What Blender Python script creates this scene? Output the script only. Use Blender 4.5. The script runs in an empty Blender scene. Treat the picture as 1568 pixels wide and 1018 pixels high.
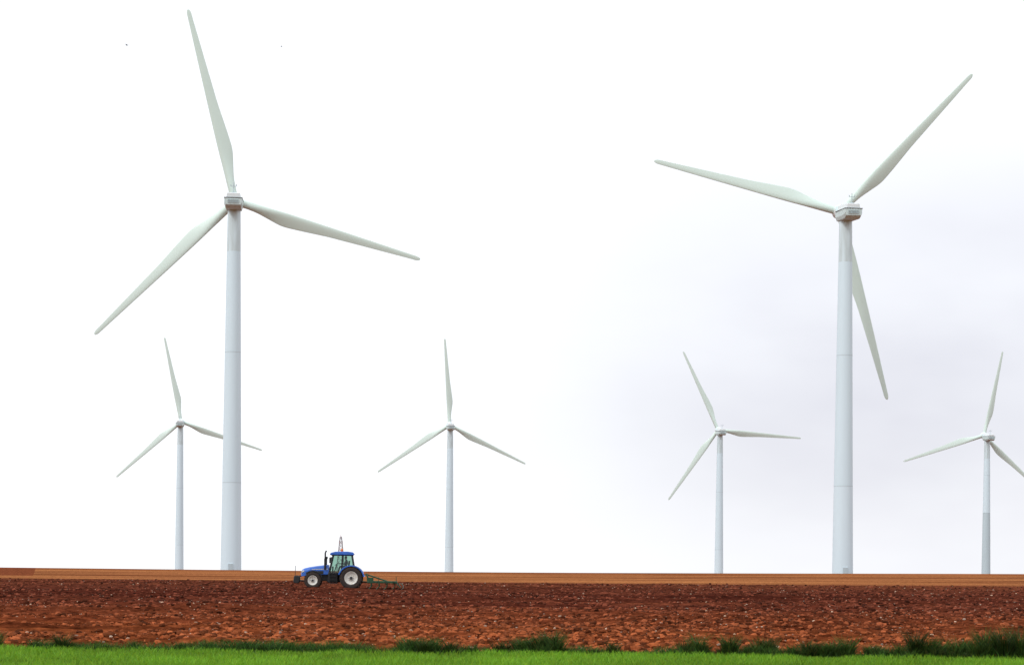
import bpy, math, random
import numpy as np
from mathutils import Vector, Matrix
ZOOM=None
random.seed(4); rng=np.random.default_rng(4)
scene=bpy.context.scene
F=3000.0; PU,PV=784.0,877.0; EYE=1.6; TH=math.radians(0.52)
CREST=330.0
EDGE=38.0

# ---------------------------------------------------------------- helpers
def at(u,v,d):
    dx=u-PU; dy=PV-v
    X=dx*math.cos(TH)-dy*math.sin(TH); Z=dx*math.sin(TH)+dy*math.cos(TH)
    return Vector((X*d/F,d,EYE+Z*d/F))

def crest_z(x):
    u=PU+np.asarray(x,float)*F/CREST
    us=np.linspace(-600,2200,60)
    r=np.interp(us,[-600,0,350,700,1100,1568,2200],[3,2.3,1.3,1.1,3.0,6.6,8])
    r=np.convolve(np.pad(r,4,mode='edge'),np.ones(9)/9,mode='valid')
    return EYE+np.interp(u,us,r)*CREST/F

def ground_z(x,y):
    x=np.asarray(x,float); y=np.asarray(y,float)
    zc=crest_z(x)
    t=np.clip((y-100)/(CREST-100),0,1)
    up=zc*t**1.2
    s=np.clip((y-CREST)/570,0,1)
    s2=1-(1-s)**2
    down=zc-(zc+5.5)*(s2**1.25)
    return np.where(y<CREST,up,down)

def hash2(ix,iy,seed):
    n=(ix.astype(np.int64)*374761393+iy.astype(np.int64)*668265263+seed*974711)&0x7fffffff
    n=((n^(n>>13))*1274126177)&0x7fffffff
    n=(n^(n>>16))
    return (n&0xffff)/65535.0
def vnoise(x,y,seed=0):
    ix=np.floor(x);iy=np.floor(y);fx=x-ix;fy=y-iy
    fx=fx*fx*(3-2*fx);fy=fy*fy*(3-2*fy)
    a=hash2(ix,iy,seed);b=hash2(ix+1,iy,seed);c=hash2(ix,iy+1,seed);d=hash2(ix+1,iy+1,seed)
    return (a*(1-fx)+b*fx)*(1-fy)+(c*(1-fx)+d*fx)*fy

def micro(x,y):
    w=np.clip((y-EDGE-.6)/1.5,0,1)*np.clip((200-y)/15,0,1)
    ridge=np.sin((y+0.7*vnoise(x*.12,y*.1,3))*2*np.pi/1.1)*0.032
    h=ridge+0.10*(vnoise(x/1.1,y/0.7,1)-.5)+0.12*(vnoise(x/.5,y/.35,2)-.5)+.18*(vnoise(x/7,y/2.2,5)-.5)
    return h*w
def gz(x,y): return ground_z(x,y)+micro(x,y)

def link(o,parent=None):
    scene.collection.objects.link(o)
    if parent: o.parent=parent
    return o
def empty(name,loc=(0,0,0),rot=(0,0,0),parent=None):
    o=bpy.data.objects.new(name,None); o.empty_display_size=.5
    o.location=loc;o.rotation_euler=rot
    return link(o,parent)
def mobj(name,verts,faces,mat=None,parent=None,smooth=False,bevel=0,auto=None):
    me=bpy.data.meshes.new(name); me.from_pydata([tuple(v) for v in verts],[],faces)
    me.update()
    import bmesh
    bm=bmesh.new();bm.from_mesh(me);bmesh.ops.recalc_face_normals(bm,faces=bm.faces)
    bm.to_mesh(me);bm.free()
    if mat:
        for m in (mat if isinstance(mat,(list,tuple)) else [mat]): me.materials.append(m)
    if smooth: me.shade_smooth()
    o=bpy.data.objects.new(name,me); link(o,parent)
    if bevel:
        b=o.modifiers.new('bevel','BEVEL');b.width=bevel;b.segments=2;b.limit_method='ANGLE'
    return o
def boxd(x0,x1,y0,y1,z0,z1):
    v=[(x0,y0,z0),(x1,y0,z0),(x1,y1,z0),(x0,y1,z0),(x0,y0,z1),(x1,y0,z1),(x1,y1,z1),(x0,y1,z1)]
    f=[(0,3,2,1),(4,5,6,7),(0,1,5,4),(1,2,6,5),(2,3,7,6),(3,0,4,7)]
    return v,f
def box(name,x0,x1,y0,y1,z0,z1,mat,parent=None,bevel=0.02):
    v,f=boxd(x0,x1,y0,y1,z0,z1); return mobj(name,v,f,mat,parent,bevel=bevel)
def prism(name,pts,y0,y1,mat,parent=None,bevel=0.02,y0b=None):
    n=len(pts); v=[(p[0],y0,p[1]) for p in pts]+[(p[0],y1,p[1]) for p in pts]
    f=[tuple(range(n)),tuple(range(2*n-1,n-1,-1))]+[(i,(i+1)%n,n+(i+1)%n,n+i) for i in range(n)]
    return mobj(name,v,f,mat,parent,bevel=bevel)
def lathe_d(prof,seg=32,axis='Z'):
    v=[];f=[]
    for r,a in prof:
        for i in range(seg):
            t=2*math.pi*i/seg
            if axis=='Z': v.append((r*math.cos(t),r*math.sin(t),a))
            else: v.append((r*math.cos(t),a,r*math.sin(t)))
    for j in range(len(prof)-1):
        for i in range(seg):
            k=(i+1)%seg; f.append((j*seg+i,j*seg+k,(j+1)*seg+k,(j+1)*seg+i))
    f.append(tuple(range(seg))); f.append(tuple((len(prof)-1)*seg+i for i in range(seg)))
    return v,f
def tube_d(p0,p1,r0,r1=None,seg=8):
    r1=r0 if r1 is None else r1
    p0=Vector(p0);p1=Vector(p1);q=(p1-p0).to_track_quat('Z','Y');v=[];f=[]
    for p,r in((p0,r0),(p1,r1)):
        for i in range(seg):
            t=2*math.pi*i/seg; v.append(p+q@Vector((r*math.cos(t),r*math.sin(t),0)))
    for i in range(seg):
        k=(i+1)%seg; f.append((i,k,seg+k,seg+i))
    f+= [tuple(range(seg)),tuple(range(seg,2*seg))]
    return v,f
def join(*ds):
    V=[];Fc=[]
    for v,f in ds:
        o=len(V); V+=[tuple(a) for a in v]; Fc+=[tuple(i+o for i in q) for q in f]
    return V,Fc
def tri_mesh(name,V,T,mat,col=None,parent=None,smooth=False):
    me=bpy.data.meshes.new(name); V=np.ascontiguousarray(V,dtype=np.float32); T=np.ascontiguousarray(T,dtype=np.int32)
    me.vertices.add(len(V)); me.vertices.foreach_set('co',V.ravel())
    k=T.shape[1]
    me.loops.add(T.size); me.loops.foreach_set('vertex_index',T.ravel())
    me.polygons.add(len(T)); me.polygons.foreach_set('loop_start',np.arange(0,T.size,k,dtype=np.int32))
    me.polygons.foreach_set('loop_total',np.full(len(T),k,dtype=np.int32))
    me.update(calc_edges=True)
    if col is not None:
        a=me.color_attributes.new('Col','FLOAT_COLOR','POINT')
        c=np.ones((len(V),4),np.float32); c[:,:3]=col; a.data.foreach_set('color',c.ravel())
    me.polygons.foreach_set('use_smooth',np.full(len(T),smooth))
    me.materials.append(mat)
    o=bpy.data.objects.new(name,me); return link(o,parent)

# ---------------------------------------------------------------- materials
class NT:
    def __init__(s,m): s.t=m.node_tree
    def n(s,ty,**k):
        q=s.t.nodes.new(ty)
        for a,b in k.items(): setattr(q,a,b)
        return q
    def l(s,a,b): s.t.links.new(a,b)
def mat(name,col,rough=.5,metal=0,var=.0,scale=3.0,coat=0,bump=0,stretch=(1,1,1),dirt=None):
    m=bpy.data.materials.new(name);m.use_nodes=True;N=NT(m);b=m.node_tree.nodes['Principled BSDF']
    b.inputs['Roughness'].default_value=rough;b.inputs['Metallic'].default_value=metal
    b.inputs['Coat Weight'].default_value=coat
    tc=N.n('ShaderNodeTexCoord');mp=N.n('ShaderNodeMapping');mp.inputs['Scale'].default_value=stretch
    N.l(tc.outputs['Object'],mp.inputs['Vector'])
    nz=N.n('ShaderNodeTexNoise');nz.inputs['Scale'].default_value=scale;nz.inputs['Detail'].default_value=5
    N.l(mp.outputs[0],nz.inputs['Vector'])
    r=N.n('ShaderNodeValToRGB');r.color_ramp.elements[0].position=.3;r.color_ramp.elements[1].position=.7
    d=dirt or tuple(c*(1-var) for c in col)
    r.color_ramp.elements[0].color=(*d,1);r.color_ramp.elements[1].color=(*col,1)
    N.l(nz.outputs['Fac'],r.inputs['Fac']);N.l(r.outputs['Color'],b.inputs['Base Color'])
    if bump:
        bp=N.n('ShaderNodeBump');bp.inputs['Strength'].default_value=bump;bp.inputs['Distance'].default_value=.02
        N.l(nz.outputs['Fac'],bp.inputs['Height']);N.l(bp.outputs[0],b.inputs['Normal'])
    return m
m_tower=mat('tower_paint',(.70,.83,.90),.55,var=.04,scale=.5,stretch=(1,1,.12))
m_tower2=mat('tower_paint_mid',(.68,.815,.885),.55,var=.04,scale=.5,stretch=(1,1,.12))
m_towertop=mat('tower_paint_stained',(.69,.82,.875),.55,scale=1.6,stretch=(1,1,.10),dirt=(.52,.60,.61))
m_towerd=mat('tower_lower_grey',(.52,.63,.68),.5,var=.06,scale=.5,stretch=(1,1,.12))  # darker, greyer tone for the lower section of one tower
m_flange=mat('tower_joint',(.52,.61,.65),.5,var=.1)
m_blade=mat('blade_gelcoat',(.70,.83,.77),.5,var=.03,scale=.12)
m_nac=mat('nacelle_shell',(.62,.74,.74),.45,var=.12,scale=.8)
m_lid=mat('nacelle_lid_paint',(.82,.88,.90),.45,var=.06,scale=.8)
m_dark=mat('dark_trim',(.05,.05,.055),.6,var=.3)
m_blue=mat('blue_paint',(.010,.13,.60),.3,var=.25,scale=2.5,coat=.5)
m_black=mat('black_plastic',(.015,.015,.017),.55,var=.4,scale=6)
m_tire=mat('tire_rubber',(.018,.016,.016),.85,scale=5,dirt=(.045,.025,.018),bump=.4)
m_rim=mat('rim_paint',(.78,.79,.76),.45,scale=5,dirt=(.6,.54,.47))
m_green=mat('green_paint',(.012,.085,.03),.5,scale=5,dirt=(.012,.035,.014))
m_orange=mat('orange_lens',(.75,.16,.01),.3,var=.1)
m_lamp=mat('headlamp_lens',(.75,.75,.72),.15,var=.1)
m_skin=mat('skin',(.45,.25,.17),.6,var=.1)
m_cloth=mat('shirt_cloth',(.10,.12,.16),.9,var=.3,scale=9)
m_mast=mat('mast_galvanised',(.42,.40,.42),.6,var=.2)
m_red=mat('mast_red_paint',(.5,.12,.10),.6,var=.2)
m_bird=mat('bird_feathers',(.015,.015,.018),.8,var=.3)
m_glass=bpy.data.materials.new('cab_glass');m_glass.use_nodes=True;N=NT(m_glass)
m_glass.node_tree.nodes.remove(m_glass.node_tree.nodes['Principled BSDF'])
o_=[n for n in m_glass.node_tree.nodes if n.type=='OUTPUT_MATERIAL'][0]
tr=N.n('ShaderNodeBsdfTransparent');tr.inputs[0].default_value=(.50,.68,.60,1)
gl=N.n('ShaderNodeBsdfGlossy');gl.inputs['Roughness'].default_value=.05;gl.inputs[0].default_value=(.9,.95,.95,1)
fr=N.n('ShaderNodeFresnel');fr.inputs[0].default_value=1.5;mx=N.n('ShaderNodeMixShader')
N.l(fr.outputs[0],mx.inputs[0]);N.l(tr.outputs[0],mx.inputs[1]);N.l(gl.outputs[0],mx.inputs[2]);N.l(mx.outputs[0],o_.inputs[0])

def leafmat(name,rough=.6,tr=.35,mul=1.0):
    m=bpy.data.materials.new(name);m.use_nodes=True;N=NT(m);b=m.node_tree.nodes['Principled BSDF']
    out=[n for n in m.node_tree.nodes if n.type=='OUTPUT_MATERIAL'][0]
    a=N.n('ShaderNodeVertexColor');a.layer_name='Col'
    b.inputs['Roughness'].default_value=rough;b.inputs['Specular IOR Level'].default_value=.2
    t=N.n('ShaderNodeBsdfTranslucent');mx=N.n('ShaderNodeMixShader');mx.inputs[0].default_value=tr
    N.l(a.outputs[0],b.inputs['Base Color']);N.l(a.outputs[0],t.inputs[0])
    N.l(b.outputs[0],mx.inputs[1]);N.l(t.outputs[0],mx.inputs[2]);N.l(mx.outputs[0],out.inputs[0])
    return m
def colmat(name,rough=.95):
    m=bpy.data.materials.new(name);m.use_nodes=True;N=NT(m);b=m.node_tree.nodes['Principled BSDF']
    a=N.n('ShaderNodeVertexColor');a.layer_name='Col';b.inputs['Roughness'].default_value=rough
    b.inputs['Specular IOR Level'].default_value=.05
    nz=N.n('ShaderNodeTexNoise');nz.inputs['Scale'].default_value=14
    g=N.n('ShaderNodeNewGeometry');N.l(g.outputs['Position'],nz.inputs['Vector'])
    mr=N.n('ShaderNodeMapRange');mr.inputs[3].default_value=.6;mr.inputs[4].default_value=1.4
    N.l(nz.outputs['Fac'],mr.inputs[0])
    mm=N.n('ShaderNodeVectorMath',operation='SCALE');N.l(a.outputs[0],mm.inputs[0]);N.l(mr.outputs[0],mm.inputs['Scale'])
    N.l(mm.outputs[0],b.inputs['Base Color'])
    return m

# ground material
def ground_material():
    m=bpy.data.materials.new('ploughed_soil');m.use_nodes=True;N=NT(m);b=m.node_tree.nodes['Principled BSDF']
    b.inputs['Roughness'].default_value=1;b.inputs['Specular IOR Level'].default_value=.0
    g=N.n('ShaderNodeNewGeometry');sp=N.n('ShaderNodeSeparateXYZ');N.l(g.outputs['Position'],sp.inputs[0])
    def noise(scale,vec,det=6,rough=.6):
        mp=N.n('ShaderNodeMapping');mp.inputs['Scale'].default_value=vec;N.l(g.outputs['Position'],mp.inputs[0])
        q=N.n('ShaderNodeTexNoise');q.inputs['Scale'].default_value=scale;q.inputs['Detail'].default_value=det
        q.inputs['Roughness'].default_value=rough;N.l(mp.outputs[0],q.inputs['Vector']);return q.outputs['Fac']
    def math_(op,a,bb,c=None):
        q=N.n('ShaderNodeMath',operation=op)
        for i,x in enumerate((a,bb,c)):
            if x is None: continue
            if isinstance(x,(int,float)): q.inputs[i].default_value=x
            else: N.l(x,q.inputs[i])
        return q.outputs[0]
    def ramp(fac,els):
        r=N.n('ShaderNodeValToRGB');e=r.color_ramp.elements
        while len(e)<len(els): e.new(.5)
        for i,(p,c) in enumerate(els): e[i].position=p;e[i].color=(*c,1)
        N.l(fac,r.inputs[0]);return r.outputs[0]
    def mix(fac,a,bb,bt='MIX'):
        q=N.n('ShaderNodeMix',data_type='RGBA',blend_type=bt)
        if isinstance(fac,(int,float)): q.inputs[0].default_value=fac
        else: N.l(fac,q.inputs[0])
        for i,x in((6,a),(7,bb)):
            if isinstance(x,tuple): q.inputs[i].default_value=(*x,1)
            else: N.l(x,q.inputs[i])
        return q.outputs[2]
    X,Y=sp.outputs[0],sp.outputs[1]
    big=noise(1,(.03,.10,0),4); 
    Yn=math_('ADD',Y,math_('MULTIPLY',math_('SUBTRACT',big,.5),40))
    yy=math_('DIVIDE',math_('SUBTRACT',Yn,40),300)
    base=ramp(yy,[(0,(.22,.058,.019)),(.06,(.175,.043,.016)),(.17,(.108,.027,.014)),(.36,(.090,.024,.014)),(.50,(.13,.038,.019)),(.57,(.36,.135,.052)),(.75,(.38,.145,.056)),(.93,(.32,.115,.045)),(1,(.20,.07,.03))])
    st=noise(1,(.035,.45,0),5); stc=ramp(st,[(.32,(.48,.45,.50)),(.52,(1,1,1)),(.72,(1.55,1.6,1.5))])
    c=mix(1,base,stc,'MULTIPLY')
    pa=noise(1,(.012,.045,0),3);pac=ramp(pa,[(.35,(.72,.68,.72)),(.6,(1.15,1.2,1.15))])
    c=mix(1,c,pac,'MULTIPLY')
    fi=noise(2.2,(1,1,1),8,.75); fic=ramp(fi,[(.36,(.18,.16,.17)),(.5,(.95,.95,.95)),(.66,(1.9,1.95,2.0))])
    c=mix(.85,c,fic,'MULTIPLY')
    fs=noise(1,(.012,.10,0),6,.75);fsc=ramp(fs,[(.38,(.42,.31,.30)),(.52,(1,1,1))])
    farm=ramp(yy,[(.5,(0,0,0)),(.56,(1,1,1))])
    c=mix(farm,c,mix(1,c,fsc,'MULTIPLY'))
    bx=math_('ADD',math_('ADD',X,math_('MULTIPLY',math_('SUBTRACT',Y,250),.24)),61)
    lm=math_('MULTIPLY',math_('LESS_THAN',bx,0),math_('GREATER_THAN',Y,225))
    c=mix(lm,c,mix(1,(.19,.055,.024),fic,'MULTIPLY'))
    gn=noise(1.2,(1,1,1),5);gy=math_('ADD',Y,math_('MULTIPLY',math_('SUBTRACT',gn,.5),1.6))
    gm=math_('LESS_THAN',gy,EDGE-.1)
    c=mix(gm,c,ramp(fi,[(.3,(.03,.07,.012)),(.7,(.08,.16,.02))]))
    N.l(c,b.inputs['Base Color'])
    bp=N.n('ShaderNodeBump');bp.inputs['Strength'].default_value=1;bp.inputs['Distance'].default_value=.14
    N.l(fi,bp.inputs['Height']);N.l(bp.outputs[0],b.inputs['Normal'])
    return m
m_ground=ground_material()

# ---------------------------------------------------------------- ground
gx=np.concatenate([[-6000,-3000,-1500,-800,-400,-250,-180,-140,-110,-90,-75,-65],np.arange(-58,58.01,.25),[65,75,90,110,140,180,250,400,800,1500,3000,6000]])
gy=np.concatenate([[-3000,-800,-200,-60,-20],np.arange(0,38,2.),np.arange(38,190,.15),np.arange(190,345,1.5),np.arange(345,450,6),[480,520,580,650,730,820,900,1000,1200,1500,2000,3000,5000,9000]])
GX,GY=np.meshgrid(gx,gy); GZ=gz(GX,GY)
nx,ny=len(gx),len(gy)
V=np.stack([GX.ravel(),GY.ravel(),GZ.ravel()],1)
i=np.arange(nx-1)[None,:]+np.arange(ny-1)[:,None]*nx; i=i.ravel()
tri_mesh('ground',V,np.stack([i,i+1,i+nx+1,i+nx],1),m_ground,smooth=True)

# ---------------------------------------------------------------- clods & stones
t=(1+5**.5)/2
ICO_V=np.array([(-1,t,0),(1,t,0),(-1,-t,0),(1,-t,0),(0,-1,t),(0,1,t),(0,-1,-t),(0,1,-t),(t,0,-1),(t,0,1),(-t,0,-1),(-t,0,1)],float)/math.hypot(1,t)
ICO_F=np.array([(0,11,5),(0,5,1),(0,1,7),(0,7,10),(0,10,11),(1,5,9),(5,11,4),(11,10,2),(10,7,6),(7,1,8),(3,9,4),(3,4,2),(3,2,6),(3,6,8),(3,8,9),(4,9,5),(2,4,11),(6,2,10),(8,6,7),(9,8,1)])
def scatter(n,y0,y1,smin,smax,proto,colf,power=2.5,yp=1.0):
    y=y0+(y1-y0)*rng.random(n)**yp
    x=(rng.random(n)*2-1)*(.275*y+6)
    keep=vnoise(x/2.5,y/1.2,11)*.7+vnoise(x/14,y/5,12)*.6>.42+rng.random(n)*.35
    x=x[keep];y=y[keep];n=len(x)
    s=smin+(smax-smin)*rng.random(n)**power
    PV_,PF=proto;k=len(PV_)
    v=PV_[None]*(1+.6*(rng.random((n,k,1))-.5))
    sc=np.stack([s*(.8+.7*rng.random(n)),s*(.8+.5*rng.random(n)),s*(.55+.45*rng.random(n))],1)
    v=v*sc[:,None]
    a=rng.random(n)*6.283;ca,sa=np.cos(a),np.sin(a)
    vx=v[...,0]*ca[:,None]-v[...,1]*sa[:,None];vy=v[...,0]*sa[:,None]+v[...,1]*ca[:,None]
    z=gz(x,y)+s*.2
    P=np.stack([vx+x[:,None],vy+y[:,None],v[...,2]+z[:,None]],2).reshape(-1,3)
    Fc=(PF[None]+np.arange(n)[:,None,None]*k).reshape(-1,3)
    c=np.repeat(colf(n,x,y),k,axis=0)
    return P,Fc,c
def cat(parts):
    P=[];Q=[];C=[];o=0
    for p,f,c in parts: P.append(p);Q.append(f+o);C.append(c);o+=len(p)
    return np.concatenate(P),np.concatenate(Q),np.concatenate(C)
def soilcol(n,x,y):
    t=rng.random((n,1))**1.4;k=np.clip((y-42)/55,0,1)[:,None]
    near=np.array([.25,.068,.023])*(.3+1.5*t); far=np.array([.125,.034,.018])*(.25+1.8*t)
    return near*(1-k)+far*k
def stonecol(n,x,y):
    t=rng.random((n,1)); return np.array([.52,.34,.23])*(.4+.8*t)+np.array([0,.03,.05])*rng.random((n,1))
m_clod=colmat('soil_clod');m_stone=colmat('field_stone',.8)
P,Q,C=cat([scatter(100000,EDGE+.2,85,.012,.10,(ICO_V,ICO_F),soilcol,3,1.3),scatter(60000,80,195,.03,.13,(ICO_V,ICO_F),soilcol,2.8)])
tri_mesh('soil_clods',P,Q,m_clod,C)
P,Q,C=cat([scatter(9500,EDGE+.3,90,.012,.05,(ICO_V,ICO_F),stonecol,3.5,1.2),scatter(9500,80,195,.02,.07,(ICO_V,ICO_F),stonecol,3.5)])
tri_mesh('field_stones',P,Q,m_stone,C)

# ---------------------------------------------------------------- grass & weeds
def blades(x,y,z,h,w,lean,col,tipcol=None):
    n=len(x);a=rng.random(n)*6.283;dx,dy=np.cos(a),np.sin(a)
    b=rng.random(n)*6.283;lx,ly=np.cos(b)*lean*h,np.sin(b)*lean*h
    def pt(sx,f,lf): return np.stack([x+dx*w*sx+lx*lf,y+dy*w*sx+ly*lf,z+h*f],1)
    V=np.stack([pt(-.5,-.05,0),pt(.5,-.05,0),pt(-.4,.55,.35),pt(.4,.55,.35),pt(0,1,1)],1).reshape(-1,3)
    T=np.array([(0,1,3),(0,3,2),(2,3,4)])[None]+np.arange(n)[:,None,None]*5
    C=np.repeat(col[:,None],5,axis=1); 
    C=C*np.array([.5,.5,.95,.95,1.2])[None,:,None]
    return V,T.reshape(-1,3),C.reshape(-1,3)
m_grass=leafmat('grass_blades',.55,.35);m_weed=leafmat('weed_leaves',.6,.25)
n=200000
y=25+13.6*rng.random(n)**.8;x=(rng.random(n)*2-1)*(y*.29+3)
edge=EDGE+.5*(vnoise(x/.8,y*0,21)-.5)+.5*(vnoise(x/3,y*0,22)-.5)
k=y<edge;x,y=x[k],y[k];n=len(x)
pt=vnoise(x/1.5,y/1.2,23)*.35+vnoise(x/.4,y/.4,24)*.35+vnoise(x/4,y/2,25)*.3
h=(.05+.10*rng.random(n))*(.4+1.2*pt);w=.008+.009*rng.random(n)
col=np.array([.155,.355,.022])*(.15+1.0*pt[:,None]+.5*rng.random((n,1)))+np.array([.12,.07,0])*(rng.random((n,1))**3)
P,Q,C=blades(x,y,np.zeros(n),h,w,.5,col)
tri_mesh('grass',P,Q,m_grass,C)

tufts=[(105,30,15),(80,16,10),(20,16,8),(55,12,8),(160,16,7),(205,16,7),(315,22,9),(280,14,6),(380,24,9),(415,22,9),(470,16,7),(545,16,13),(570,12,7),(628,16,24),(660,24,14),(690,14,10),(720,28,10),(770,22,12),(815,24,20),(845,20,30),(800,22,14),(900,18,8),(950,22,14),(1000,28,9),(1062,14,30),(1085,20,18),(1115,24,20),(1160,22,20),(1178,16,26),(1205,20,12),(1240,25,16),(1275,22,20),(1310,28,24),(1345,26,22),(1370,20,26),(1410,30,28),(1440,18,18),(1468,20,30),(1490,18,28),(1525,26,38),(1562,20,38)]
for u in list(range(-260,0,45))+list(range(1600,1900,30)): tufts.append((u+random.uniform(-10,10),random.uniform(12,30),random.uniform(8,30)))
parts=[]
m2=EDGE/F
for u,hw,hp in tufts:
    cx=(u-PU)*m2;sw=hw*m2;H=hp*m2*1.45+.12
    nsub=max(4,int(sw/.045))
    for s in range(nsub):
        sx=cx+random.uniform(-1,1)*sw;sy=EDGE+.1+random.gauss(0,.14)
        fall=max(.3,1-(abs(sx-cx)/(sw*1.15))**1.6);hh=H*fall*random.uniform(.45,1.2)
        n=int(90+520*hh)
        r=rng.random(n)**.6*.11;a=rng.random(n)*6.283
        x=sx+r*np.cos(a);y=sy+r*np.sin(a)*.8
        h=hh*(.3+.7*rng.random(n)**1.3);w=.007+.012*rng.random(n)
        base=np.array([.040,.090,.016])*random.uniform(.4,1.3)
        col=base*(.3+1.2*rng.random((n,1)))+np.array([.06,.035,0])*(rng.random((n,1))**5)
        parts.append(blades(x,y,np.zeros(n),h,w,.6,col))
n=60000;x=(rng.random(n)*2-1)*14.5;dens=vnoise(x/.5,x*0,31)*.6+vnoise(x/2.2,x*0,32)*.4
k=dens>rng.random(n)*.75+.12;x=x[k];dens=dens[k];n=len(x);y=EDGE+.10+.18*rng.standard_normal(n)
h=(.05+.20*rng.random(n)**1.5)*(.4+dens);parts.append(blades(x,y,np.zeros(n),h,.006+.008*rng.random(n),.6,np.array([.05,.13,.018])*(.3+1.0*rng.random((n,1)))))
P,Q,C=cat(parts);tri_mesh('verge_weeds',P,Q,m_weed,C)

# ---------------------------------------------------------------- wind turbines
def blade_mesh():
    st=[(0.8,.80,.80,.80,0),(3,.80,.80,.78,0),(5,.80,.95,.62,8),(7.7,.82,1.55,.42,14),(10.5,.86,2.15,.32,12),(14.6,.82,1.85,.25,9),(20,.74,1.35,.18,7),(28.6,.60,.94,.12,4),(34,.50,.70,.09,2),(38.2,.42,.50,.06,1)]
    R=np.array([s[0] for s in st]);rs=np.linspace(.8,38.6,70)
    L,Tr,Th,Tw=[np.interp(rs,R,[s[j] for s in st]) for j in(1,2,3,4)]
    def sm(a):
        p=np.pad(a,4,mode='reflect',reflect_type='odd')
        return np.convolve(p,np.hanning(9)/np.hanning(9).sum(),mode='valid')
    L,Tr,Th,Tw=map(sm,(L,Tr,Th,Tw))
    rs=list(rs);L=list(L);Tr=list(Tr);Th=list(Th);Tw=list(Tw)
    l0,t0,h0=L[-1],Tr[-1],Th[-1]
    for q in(.3,.55,.75,.9,1.0):
        s_=math.sqrt(max(0,1-q*q))+.04
        rs.append(38.6+1.4*q);L.append(l0*s_);Tr.append(t0*s_);Th.append(h0*s_);Tw.append(1)
    m=17;V=[];Fc=[]
    n=len(rs)
    # two smooth shells (pressure and suction side) meeting at the leading and trailing edges
    for side in(1,-1):
        off=len(V)
        for r,l,tt,th,tw in zip(rs,L,Tr,Th,Tw):
            k=min(1,max(0,(r-3)/5)); a0=math.radians(tw)
            for i in range(m):
                a=math.pi*i/(m-1);c=math.cos(a);s=side*math.sin(a)
                xx=c*(tt if c>0 else l)
                yy=s*th*(1-k*.6*max(0,c)**1.5)
                V.append((xx*math.cos(a0)-yy*math.sin(a0),xx*math.sin(a0)+yy*math.cos(a0)+0.7*(r/40)**2,r))
        for j in range(n-1):
            for i in range(m-1):
                q=(off+j*m+i,off+j*m+i+1,off+(j+1)*m+i+1,off+(j+1)*m+i)
                Fc.append(q if side>0 else q[::-1])
    return V,Fc
BV,BF=blade_mesh()
def make_blade(parent):
    me=bpy.data.meshes.new('blade');me.from_pydata(BV,[],BF);me.materials.append(m_blade);me.shade_smooth()
    return link(bpy.data.objects.new('blade',me),parent)
protos={}
def shared(name,build,parent):
    if name in protos:
        o=bpy.data.objects.new(name,protos[name].data)
        for md in protos[name].modifiers:
            b=o.modifiers.new(md.name,md.type)
            if md.type=='BEVEL': b.width=md.width;b.segments=md.segments;b.limit_method='ANGLE'
        return link(o,parent)
    o=build(parent);protos[name]=o;return o
def nacelle(parent):
    rings=[(-1.3,1.25,-1.5,1.0,.8),(-2.4,1.6,-2.1,.4,.8),(-3.2,1.75,-2.35,-.30,.84),(-9.2,1.82,-2.40,-.38,.86),(-10.0,1.80,-2.15,-.42,.86),(-10.5,1.74,-1.85,-.46,.86)]
    V=[];Fc=[]
    for y,w,z0,z1,bw in rings:
        zm=z0+(z1-z0)*.35
        V+=[(-w*bw,y,z0),(w*bw,y,z0),(w,y,zm),(w,y,z1),(-w,y,z1),(-w,y,zm)]
    for j in range(len(rings)-1):
        for i in range(6):
            k=(i+1)%6;Fc.append((j*6+i,j*6+k,j*6+6+k,j*6+6+i))
    Fc+=[tuple(range(6)),tuple(range(30,36))]
    return mobj('nacelle',V,Fc,m_nac,parent,bevel=.05)
def lid(parent):
    V=[];Fc=[]
    for y,w,z0,z1 in[(-2.2,1.1,.35,.95),(-3.6,1.45,-.28,.80),(-9.2,1.45,-.34,.70),(-10.2,1.40,-.38,.52)]:
        V+=[(-w,y,z0),(w,y,z0),(w*.88,y,z1),(-w*.88,y,z1)]
    for j in range(3):
        for i in range(4):
            k=(i+1)%4;Fc.append((j*4+i,j*4+k,j*4+4+k,j*4+4+i))
    Fc+=[(0,1,2,3),(12,13,14,15)]
    return mobj('nacelle_lid',V,Fc,m_lid,parent,bevel=.06)
def band(parent):
    v,f=boxd(-1.86,1.86,-10.56,-3.4,-.50,-.38);return mobj('nacelle_seam',v,f,m_dark,parent)
def vent(parent):
    d=[boxd(-1.1,1.1,-10.62,-10.50,-1.5+.2*i,-1.42+.2*i) for i in range(4)]
    v,f=join(*d);return mobj('nacelle_vent',v,f,m_flange,parent)
def anemo(parent):
    v,f=join(tube_d((0,-8.8,.6),(0,-8.8,2.7),.08),tube_d((-.55,-8.8,2.0),(.55,-8.8,2.0),.06),tube_d((-.55,-8.8,2.0),(-.55,-8.8,2.35),.09),tube_d((.55,-8.8,2.0),(.55,-8.8,2.4),.09),boxd(-.35,.35,-9.2,-8.4,.6,.82))
    return mobj('wind_vane_mast',v,f,m_flange,parent)
def hub(parent):
    v,f=lathe_d([(.9,-1.35),(1.4,-1.1),(1.5,-.3),(1.5,.6),(1.35,1.3),(1.0,1.9),(.5,2.25),(.08,2.4)],28,'Y')
    return mobj('hub',v,f,m_lid,parent,smooth=True)
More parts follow.
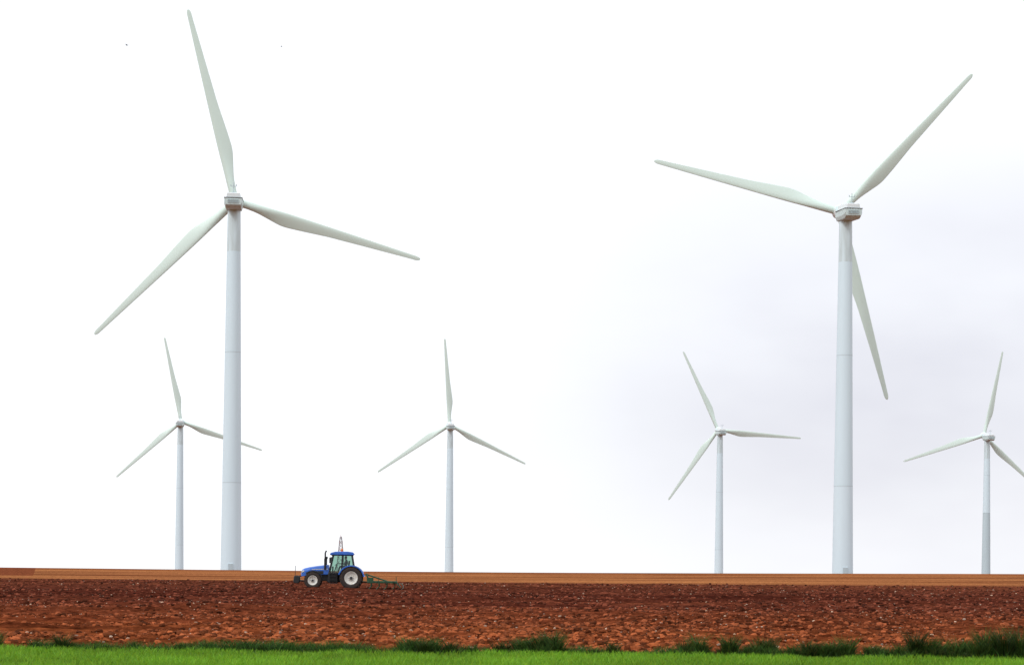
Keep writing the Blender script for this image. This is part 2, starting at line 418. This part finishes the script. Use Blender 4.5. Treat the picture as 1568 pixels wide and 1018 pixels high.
def turbine(u,v,d,ang,yaw=6,joint=None,grey=False):
    H=at(u,v,d);ya=math.radians(yaw);ax=Vector((-math.sin(ya),math.cos(ya),0))
    base=H-ax*4.5; zg=float(ground_z(base.x,base.y))
    root=empty('wind_turbine',(base.x,base.y,zg-.3),(0,0,ya))
    ht=H.z-zg+.3
    top=ht-2.15
    j1,j2=(joint or (18.5+.8,45.1+.8))
    rad=lambda z:2.13-(2.13-1.30)*z/top
    zs=[0,j1,j2,top-9,top]
    V,Fc=lathe_d([(rad(z),z) for z in zs],64,'Z')
    o=mobj('tower',V,Fc[:-2],[m_towerd if grey else m_tower,m_tower2,m_towertop],root,smooth=True)
    for p in o.data.polygons:
        z=p.center.z
        p.material_index=0 if z<j1 else (1 if z<top-9 else 2)
    d=[lathe_d([(rad(z)-.02,z-.05),(rad(z)+.03,z-.045),(rad(z)+.03,z+.045),(rad(z)-.02,z+.05)],48,'Z') for z in(j1,j2)]
    v_,f_=join(*d);mobj('tower_flanges',v_,f_,m_flange,root)
    v_,f_=lathe_d([(1.42,top-.02),(1.42,top+.45)],32,'Z');mobj('yaw_ring',v_,f_,m_dark,root)
    v_,f_=boxd(-.5,.5,-2.22,-1.9,.6,2.8);mobj('tower_door',v_,f_,m_flange,root,bevel=.03)
    head=empty('rotor_head',(0,4.5,ht),(math.radians(4),0,0),root)
    shared('nacelle',nacelle,head);shared('nacelle_lid',lid,head);shared('nacelle_seam',band,head);shared('nacelle_vent',vent,head)
    shared('wind_vane_mast',anemo,head);shared('hub',hub,head)
    for k in range(3):
        b=shared('blade',make_blade,head)
        b.rotation_euler=(0,-math.radians(ang+120*k-90),0)
turbine(360,308,405,104.3)
turbine(1286,324,404,46.6)
turbine(277.3,645,921,101.4)
turbine(688.5,650,912,94)
turbine(1099.5,657.7,915,115.5)
turbine(1506.5,666,915,78.5,joint=(37.5,55),grey=True)

# ---------------------------------------------------------------- tractor
TD=151.0
p=at(538,901,TD);tx=p.x;tz=float(ground_z(tx,TD))
T=empty('tractor',(tx,TD,tz-.03),(0,math.radians(.4),math.radians(3)))
def wheel(name,x,y,R,w,rimr,side,parent):
    e=empty(name,(x,y,R),(0,random.random(),0),parent)
    hw=w/2
    v,f=lathe_d([(rimr,-hw*.8),(rimr+.05,-hw*.95),(R*.84,-hw),(R*.93,-hw*.9),(R*.955,-hw*.6),(R*.965,0),(R*.955,hw*.6),(R*.93,hw*.9),(R*.84,hw),(rimr+.05,hw*.95),(rimr,hw*.8)],48,'Y')
    f=f[:-2]; mobj('tire',v,f,m_tire,e,smooth=True)
    d=[]
    n=20
    for i in range(n):
        for s in(-1,1):
            a=2*math.pi*(i+(.5 if s>0 else 0))/n
            b0=[(a,0.02*s),(a+.10,0.02*s),(a+.36,s*hw*1.0),(a+.24,s*hw*1.0)]
            vv=[]
            for rr in(R*.93,R):
                for (aa,yy) in b0: vv.append((rr*math.cos(aa),yy,rr*math.sin(aa)))
            d.append((vv,[(0,1,2,3),(4,5,6,7),(0,1,5,4),(1,2,6,5),(2,3,7,6),(3,0,4,7)]))
    v,f=join(*d);mobj('tread_lugs',v,f,m_tire,e)
    o=side*hw
    v,f=lathe_d([(rimr,-o*.8),(rimr*1.04,o*.85),(rimr*.96,o*.86),(rimr*.86,o*.5),(rimr*.55,o*.35),(rimr*.3,o*.4),(rimr*.28,o*.75),(.02,o*.78)],40,'Y')
    mobj('rim',v,f,m_rim,e,smooth=False)
    dd=[]
    for i in range(8):
        a=i*math.pi/4;c=(rimr*.42*math.cos(a),rimr*.42*math.sin(a))
        dd.append(tube_d((c[0],o*.3,c[1]),(c[0],o*.5,c[1]),.022))
    v,f=join(*dd);mobj('wheel_nuts',v,f,m_dark,e)
    v,f=lathe_d([(rimr*.26,o*.70),(rimr*.24,o*.86),(.03,o*.9)],20,'Y');mobj('hub_cap',v,f,m_dark,e)
    return e
wheel('rear_wheel_near',0,-.98,.88,.52,.49,-1,T);wheel('rear_wheel_far',0,.98,.88,.52,.49,1,T)
wheel('front_wheel_near',-2.93,-.93,.66,.42,.36,-1,T);wheel('front_wheel_far',-2.93,.93,.66,.42,.36,1,T)
box('rear_axle',-.16,.16,-.75,.75,.7,1.05,m_black,T);box('front_axle',-3.08,-2.78,-.75,.75,.5,.78,m_black,T)
box('transmission',-1.9,.35,-.3,.3,.55,1.2,m_black,T,.05)
box('engine_block',-3.6,-1.8,-.28,.28,.62,1.15,m_black,T,.05)
hood=[(-3.86,.24,.98,1.28),(-3.80,.33,.95,1.46),(-3.6,.40,.98,1.58),(-3.2,.44,1.06,1.68),(-2.6,.46,1.10,1.78),(-1.95,.47,1.12,1.86),(-1.72,.47,1.12,1.88)]
V=[];Fc=[]
for x,w,z0,z1 in hood:
    V+=[(x,-w,z0),(x,-w,z1-.22),(x,-w*.85,z1-.07),(x,-w*.45,z1),(x,w*.45,z1),(x,w*.85,z1-.07),(x,w,z1-.22),(x,w,z0)]
for j in range(len(hood)-1):
    for i in range(8):
        k=(i+1)%8;Fc.append((j*8+i,j*8+k,j*8+8+k,j*8+8+i))
Fc+=[tuple(range(8)),tuple(range(48,56))]
mobj('hood',V,Fc,m_blue,T,bevel=.015)
for s in(-1,1):
    y=.462*s
    prism('side_grille',[(-3.45,1.12),(-2.15,1.16),(-2.15,1.40),(-3.0,1.38),(-3.5,1.26)],y,y+s*.03,m_black,T,.005)
    prism('hood_stripe',[(-3.1,1.47),(-1.8,1.53),(-1.8,1.58),(-3.0,1.51)],y-.01*s,y+s*.018,m_rim,T,.0)
    prism('headlamp',[(-3.86,1.24),(-3.62,1.30),(-3.60,1.42),(-3.80,1.40)],s*.22,s*.405,m_lamp,T,.01)
    pts=[];R1,R2=.72,.76
    for i in range(9):
        a=math.radians(20+i*14);pts.append((-2.93+R2*math.cos(a),.66+R2*math.sin(a)))
    for i in range(8,-1,-1):
        a=math.radians(20+i*14);pts.append((-2.93+R1*math.cos(a),.66+R1*math.sin(a)))
    prism('front_mudguard',pts,s*.73,s*1.12,m_black,T,.0)
    pts=[]
    for i in range(13):
        a=math.radians(8+i*13);pts.append((1.03*math.cos(a),.86+1.0*math.sin(a)))
    for i in range(12,-1,-1):
        a=math.radians(8+i*13);pts.append((.93*math.cos(a),.86+.91*math.sin(a)))
    prism('rear_fender',pts,s*.62,s*1.27,m_blue,T,.01)
    pts=[(.93*math.cos(math.radians(8+i*13)),.86+.93*math.sin(math.radians(8+i*13))) for i in range(13)]
    prism('fender_inner_panel',pts,s*.60,s*.66,m_blue,T,.0)
    prism('fuel_tank',[(-1.80,.50),(-1.02,.50),(-1.02,1.05),(-1.15,1.22),(-1.80,1.22)],s*.35,s*.92,m_black,T,.05)
    v,f=join(*[boxd(-1.62,-1.14,min(s*.93,s*1.12),max(s*.93,s*1.12),.42+.27*q,.46+.27*q) for q in range(4)],boxd(-1.64,-1.61,min(s*.93,s*1.12),max(s*.93,s*1.12),.4,1.3),boxd(-1.15,-1.12,min(s*.93,s*1.12),max(s*.93,s*1.12),.4,1.3))
    mobj('cab_steps',v,f,m_black,T)
    q=s*.70;qt=s*.66
    v,f=join(tube_d((-1.72,q,1.22),(-1.42,qt,2.62),.055),tube_d((-.78,q,1.25),(-.70,qt,2.62),.05),tube_d((.18,q,1.7),(.02,qt,2.62),.06),tube_d((-1.72,q,1.25),(-.8,q,1.22),.05),tube_d((-.8,q,1.24),(.18,q,1.75),.05))
    mobj('cab_pillars',v,f,m_black,T)
    mobj('cab_side_glass',[(-1.70,q,1.25),(-.78,q,1.25),(.18,q,1.75),(.02,qt,2.60),(-1.42,qt,2.60)],[(0,1,2,3,4)],m_glass,T)
    v,f=join(tube_d((-1.5,qt,2.45),(-1.62,s*1.12,2.42),.02),boxd(-1.68,-1.58,min(s*1.05,s*1.28),max(s*1.05,s*1.28),2.0,2.42))
    mobj('mirror',v,f,m_black,T)
    v,f=boxd(-1.66,-1.54,s*.5-.09,s*.5+.09,2.62,2.74);mobj('work_lamp',v,f,m_lamp,T,bevel=.02)
    v,f=boxd(.95,1.02,s*1.05-.1,s*1.05+.1,1.15,1.3);mobj('tail_lamp',v,f,m_orange,T)
mobj('windscreen',[(-1.72,-.68,1.3),(-1.72,.68,1.3),(-1.42,.64,2.6),(-1.42,-.64,2.6)],[(0,1,2,3)],m_glass,T)
mobj('rear_window',[(.18,-.68,1.75),(.18,.68,1.75),(.02,.64,2.6),(.02,-.64,2.6)],[(0,1,2,3)],m_glass,T)
box('cab_floor',-1.7,.1,-.68,.68,1.14,1.24,m_black,T);box('cab_rear_wall',.0,.12,-.6,.6,1.2,1.72,m_black,T)
prism('cab_roof',[(-1.62,2.64),(.16,2.64),(.20,2.74),(.10,2.86),(-.3,2.91),(-1.25,2.89),(-1.58,2.80),(-1.68,2.70)],-.80,.80,m_blue,T,.06)
box('roof_liner',-1.55,.12,-.72,.72,2.58,2.637,m_black,T)
v,f=join(tube_d((-2.02,-.52,1.5),(-2.02,-.52,2.35),.085,seg=14),tube_d((-2.02,-.52,2.35),(-2.02,-.52,2.80),.06,seg=12),tube_d((-2.02,-.52,2.80),(-1.93,-.52,2.95),.06,.06,12))
mobj('exhaust_stack',v,f,m_black,T)
v,f=join(tube_d((-1.98,.5,1.7),(-1.98,.5,2.35),.07),tube_d((-1.98,.5,2.33),(-1.98,.5,2.5),.11));mobj('air_intake',v,f,m_black,T)
v,f=join(lathe_d([(.085,2.88),(.09,2.98),(.08,3.10),(.03,3.13)],14,'Z'));o=mobj('beacon_lamp',v,f,m_orange,T);o.location=(-.75,-.35,0)
prism('front_weight',[(-4.45,.55),(-4.38,.42),(-4.05,.40),(-3.95,.55),(-3.95,.92),(-4.10,1.02),(-4.40,.98)],-.42,.42,m_black,T,.05)
v,f=join(tube_d((-4.0,-.3,.62),(-3.4,-.3,.6),.06),tube_d((-4.0,.3,.62),(-3.4,.3,.6),.06),tube_d((-4.0,0,.95),(-3.5,0,1.05),.05),tube_d((-4.3,-.4,.95),(-4.3,-.4,1.75),.02))
mobj('front_linkage',v,f,m_black,T)
prism('seat',[(-.75,1.5),(-.2,1.5),(-.12,2.2),(-.24,2.22),(-.32,1.66),(-.75,1.66)],-.25,.25,m_black,T,.04)
v,f=join(tube_d((-1.35,0,1.25),(-1.15,0,1.92),.04),boxd(-1.5,-1.4,-.3,.3,1.25,1.75));mobj('steering_column',v,f,m_black,T)
bpy.ops.mesh.primitive_torus_add(major_radius=.2,minor_radius=.018,location=(-1.13,0,1.95),rotation=(0,math.radians(-35),0))
o=bpy.context.object;o.name='steering_wheel';o.data.materials.append(m_black);o.parent=T
def skinned(name,verts,edges,radii,mt,parent):
    me=bpy.data.meshes.new(name);me.from_pydata(verts,edges,[]);me.materials.append(mt)
    o=bpy.data.objects.new(name,me);link(o,parent)
    o.modifiers.new('skin','SKIN')
    for i,r in enumerate(radii):
        me.skin_vertices[0].data[i].radius=(r,r)
    me.skin_vertices[0].data[0].use_root=True
    s=o.modifiers.new('sub','SUBSURF');s.levels=1;s.render_levels=2
    return o
try:
    vs=[(-.42,0,1.74),(-.40,0,2.0),(-.42,0,2.20),(-.43,0,2.29),(-.42,-.2,2.18),(-.55,-.24,1.95),(-.98,-.15,1.97),(-.42,.2,2.18),(-.55,.24,1.95),(-.98,.15,1.97),(-.5,-.1,1.72),(-.92,-.12,1.74),(-1.02,-.12,1.34),(-.5,.1,1.72),(-.92,.12,1.74),(-1.02,.12,1.34)]
    es=[(0,1),(1,2),(2,3),(2,4),(4,5),(5,6),(2,7),(7,8),(8,9),(0,10),(10,11),(11,12),(0,13),(13,14),(14,15)]
    skinned('driver_body',vs,es,[.14,.15,.12,.055,.07,.05,.035,.07,.05,.035,.10,.08,.055,.10,.08,.055],m_cloth,T)
except Exception as ex:
    print('skin fail',ex)
v,f=lathe_d([(.03,2.25),(.06,2.29),(.085,2.35),(.095,2.42),(.085,2.49),(.05,2.535),(.01,2.545)],16,'Z')
o=mobj('driver_head',v,f,m_skin,T,smooth=True);o.location=(-.46,0,0)
v,f=lathe_d([(.102,2.44),(.10,2.50),(.06,2.555),(.01,2.57)],16,'Z');o=mobj('driver_cap',v,f,m_dark,T,smooth=True);o.location=(-.455,0,0)

# ---------------------------------------------------------------- cultivator
Cv=empty('cultivator',(tx,TD,tz+.0),(0,math.radians(.4),math.radians(3)))
d=[]
for yy in(-1.5,-.5,.5,1.5): d.append(boxd(1.25,3.5,yy-.06,yy+.06,.50,.66))
for xx in(1.3,1.9,2.5,3.1,3.45): d.append(boxd(xx-.07,xx+.07,-1.9,1.9,.49,.65))
v,f=join(*d);mobj('frame',v,f,m_green,Cv,bevel=.01)
v,f=join(tube_d((1.4,-.35,.58),(1.15,-.1,1.15),.06),tube_d((1.4,.35,.58),(1.15,.1,1.15),.06),tube_d((1.15,-.1,1.15),(1.15,.1,1.15),.07),tube_d((1.15,0,1.15),(2.8,0,.62),.055),tube_d((1.15,0,1.13),(.3,0,1.1),.045),tube_d((1.4,-.4,.55),(.3,-.35,.6),.055),tube_d((1.4,.4,.55),(.3,.35,.6),.055))
mobj('three_point_hitch',v,f,m_green,Cv)
d=[]
for r,xx in enumerate((1.3,1.9,2.5,3.1)):
    for i in range(10):
        yy=-1.8+i*.39+(.10*r)
        pts=[(xx,yy,.6),(xx+.22,yy,.47),(xx+.26,yy,.27),(xx+.10,yy,.08),(xx-.05,yy,-.06)]
        for a,b in zip(pts[:-1],pts[1:]): d.append(tube_d(a,b,.035,seg=6))
v,f=join(*d);mobj('tines',v,f,m_green,Cv)
d=[tube_d((3.75,-1.85,.22),(3.75,1.85,.22),.05)]
for k in range(10):
    a=k*math.pi/5;d.append(tube_d((3.75+.24*math.cos(a),-1.85,.24+.24*math.sin(a)),(3.75+.24*math.cos(a+.5),1.85,.24+.24*math.sin(a+.5)),.025,seg=6))
for yy in(-1.8,0,1.8): d.append(tube_d((3.45,yy,.57),(3.75,yy,.22),.04))
v,f=join(*d);mobj('crumbler_roller',v,f,m_green,Cv)
v,f=join(tube_d((2.1,-1.88,.6),(2.1,-1.88,.95),.025),tube_d((3.45,-1.88,.6),(3.45,-1.88,1.0),.025),boxd(1.2,1.7,-1.2,-.6,.66,.92));mobj('side_markers',v,f,m_green,Cv)

# ---------------------------------------------------------------- lattice mast, birds
MD=1000.;p=at(522,818,MD);zg=float(ground_z(p.x,MD));Ht=p.z-zg
M=empty('lattice_mast',(p.x,MD,zg),(0,0,.25))
d=[];wd=lambda z:2.3*(1-z/Ht)**.9+.28
lv=[0,4,8,11.5,14.5,17,19.2,21.2,23,Ht-.9]
for a,b in zip(lv[:-1],lv[1:]):
    for sx,sy in((1,1),(-1,1),(-1,-1),(1,-1)):
        A,B=wd(a),wd(b);d.append(tube_d((sx*A,sy*A,a),(sx*B,sy*B,b),.13,seg=5))
        ex,ey=(-sy,sx);d.append(tube_d((sx*A,sy*A,a),(ex*B,ey*B,b),.07,seg=4));d.append(tube_d((ex*A,ey*A,a),(sx*B,sy*B,b),.07,seg=4))
        d.append(tube_d((sx*B,sy*B,b),(ex*B,ey*B,b),.07,seg=4))
v,f=join(*d);mobj('lattice',v,f,m_mast,M)
v,f=join(tube_d((0,0,Ht-1.2),(0,0,Ht),.10),boxd(-.9,.9,-.08,.08,Ht-4.3,Ht-4.1),boxd(-1.3,1.3,-.08,.08,Ht-7.8,Ht-7.6),tube_d((-.9,0,Ht-4.2),(-.9,0,Ht-3.2),.1),tube_d((.9,0,Ht-4.2),(.9,0,Ht-3.2),.1))
mobj('antenna_arms',v,f,m_red,M)
def bird(u,v,d,s,rot):
    p=at(u,v,d);o=empty('bird',p,(0,.15,rot))
    a,b=lathe_d([(.005,-.2*s),(.05*s,-.14*s),(.08*s,0),(.055*s,.11*s),(.04*s,.15*s),(.005,.2*s)],10,'Y');mobj('body',a,b,m_bird,o,smooth=True)
    V=[]
    for sd in(-1,1): V+=[(sd*.04*s,.08*s,0),(sd*.04*s,-.08*s,0),(sd*.22*s,.10*s,.10*s),(sd*.22*s,-.04*s,.10*s),(sd*.42*s,-.06*s,.04*s)]
    mobj('wings',V,[(0,1,3,2),(2,3,4),(5,6,8,7),(7,8,9)],m_bird,o)
    mobj('tail',[(-.02*s,-.17*s,0),(.02*s,-.17*s,0),(.06*s,-.32*s,0),(-.06*s,-.32*s,0)],[(0,1,2,3)],m_bird,o)
bird(194,69,250,.8,1.2);bird(431,71,300,.7,-1.3)

# ---------------------------------------------------------------- world: overcast
SE=44
w=bpy.data.worlds.new('World');scene.world=w;w.use_nodes=True;N=NT(w)
bg=w.node_tree.nodes['Background'];bg.inputs[1].default_value=.1
sunaz=math.radians(180+50)
sky=N.n('ShaderNodeTexSky',sky_type='NISHITA');sky.sun_disc=False;sky.sun_elevation=math.radians(SE);sky.sun_rotation=sunaz
tc=N.n('ShaderNodeTexCoord');mp=N.n('ShaderNodeMapping');mp.inputs['Scale'].default_value=(1,1,2.2)
N.l(tc.outputs['Generated'],mp.inputs[0])
nz=N.n('ShaderNodeTexNoise');nz.inputs['Scale'].default_value=5;nz.inputs['Detail'].default_value=4;N.l(mp.outputs[0],nz.inputs['Vector'])
dp=N.n('ShaderNodeVectorMath',operation='DISTANCE');dp.inputs[1].default_value=(.22,.96,.085)
mp2=N.n('ShaderNodeMapping');mp2.inputs['Scale'].default_value=(1,1,1.8);mp2.inputs['Location'].default_value=(0,0,-.070)
N.l(tc.outputs['Generated'],mp2.inputs[0]);N.l(mp2.outputs[0],dp.inputs[0])
mr=N.n('ShaderNodeMapRange');mr.interpolation_type='SMOOTHSTEP';mr.inputs[1].default_value=.32;mr.inputs[2].default_value=.02
N.l(dp.outputs['Value'],mr.inputs[0])
mm=N.n('ShaderNodeMath',operation='MULTIPLY');N.l(mr.outputs[0],mm.inputs[0])
ma=N.n('ShaderNodeMapRange');ma.inputs[1].default_value=.3;ma.inputs[2].default_value=.65;ma.inputs[3].default_value=.5;ma.inputs[4].default_value=1
N.l(nz.outputs['Fac'],ma.inputs[0]);N.l(ma.outputs[0],mm.inputs[1])
cm=N.n('ShaderNodeMix',data_type='RGBA');cm.inputs[6].default_value=(11.3,11.5,11.9,1);cm.inputs[7].default_value=(7.7,7.7,8.5,1)
N.l(mm.outputs[0],cm.inputs[0])
sx=N.n('ShaderNodeMix',data_type='RGBA');sx.inputs[0].default_value=.93;N.l(sky.outputs[0],sx.inputs[6]);N.l(cm.outputs[2],sx.inputs[7])
N.l(sx.outputs[2],bg.inputs[0])

L=bpy.data.lights.new('sun','SUN');L.energy=1.4;L.angle=math.radians(12);L.color=(1,.98,.95)
so=bpy.data.objects.new('sun',L);link(so)
el=math.radians(SE);dirv=Vector((math.sin(sunaz)*math.cos(el),math.cos(sunaz)*math.cos(el),math.sin(el)))
so.rotation_euler=dirv.to_track_quat('Z','Y').to_euler();so.location=(-20,-30,60)

cam=bpy.data.cameras.new('camera');co=bpy.data.objects.new('camera',cam);link(co);scene.camera=co
co.location=(0,0,EYE);co.rotation_euler=(math.radians(90),-TH,0)
cam.sensor_width=36;cam.lens=36*F/1568;cam.shift_y=(PV-508.5)/1568;cam.clip_end=20000;cam.clip_start=.5
if ZOOM:
    zu,zv,zz=ZOOM; cam.lens*=zz; cam.shift_x=(zu-PU)*zz/1568; cam.shift_y=(PV-zv)*zz/1568
scene.view_settings.view_transform='Standard';scene.view_settings.look='None';scene.view_settings.exposure=0
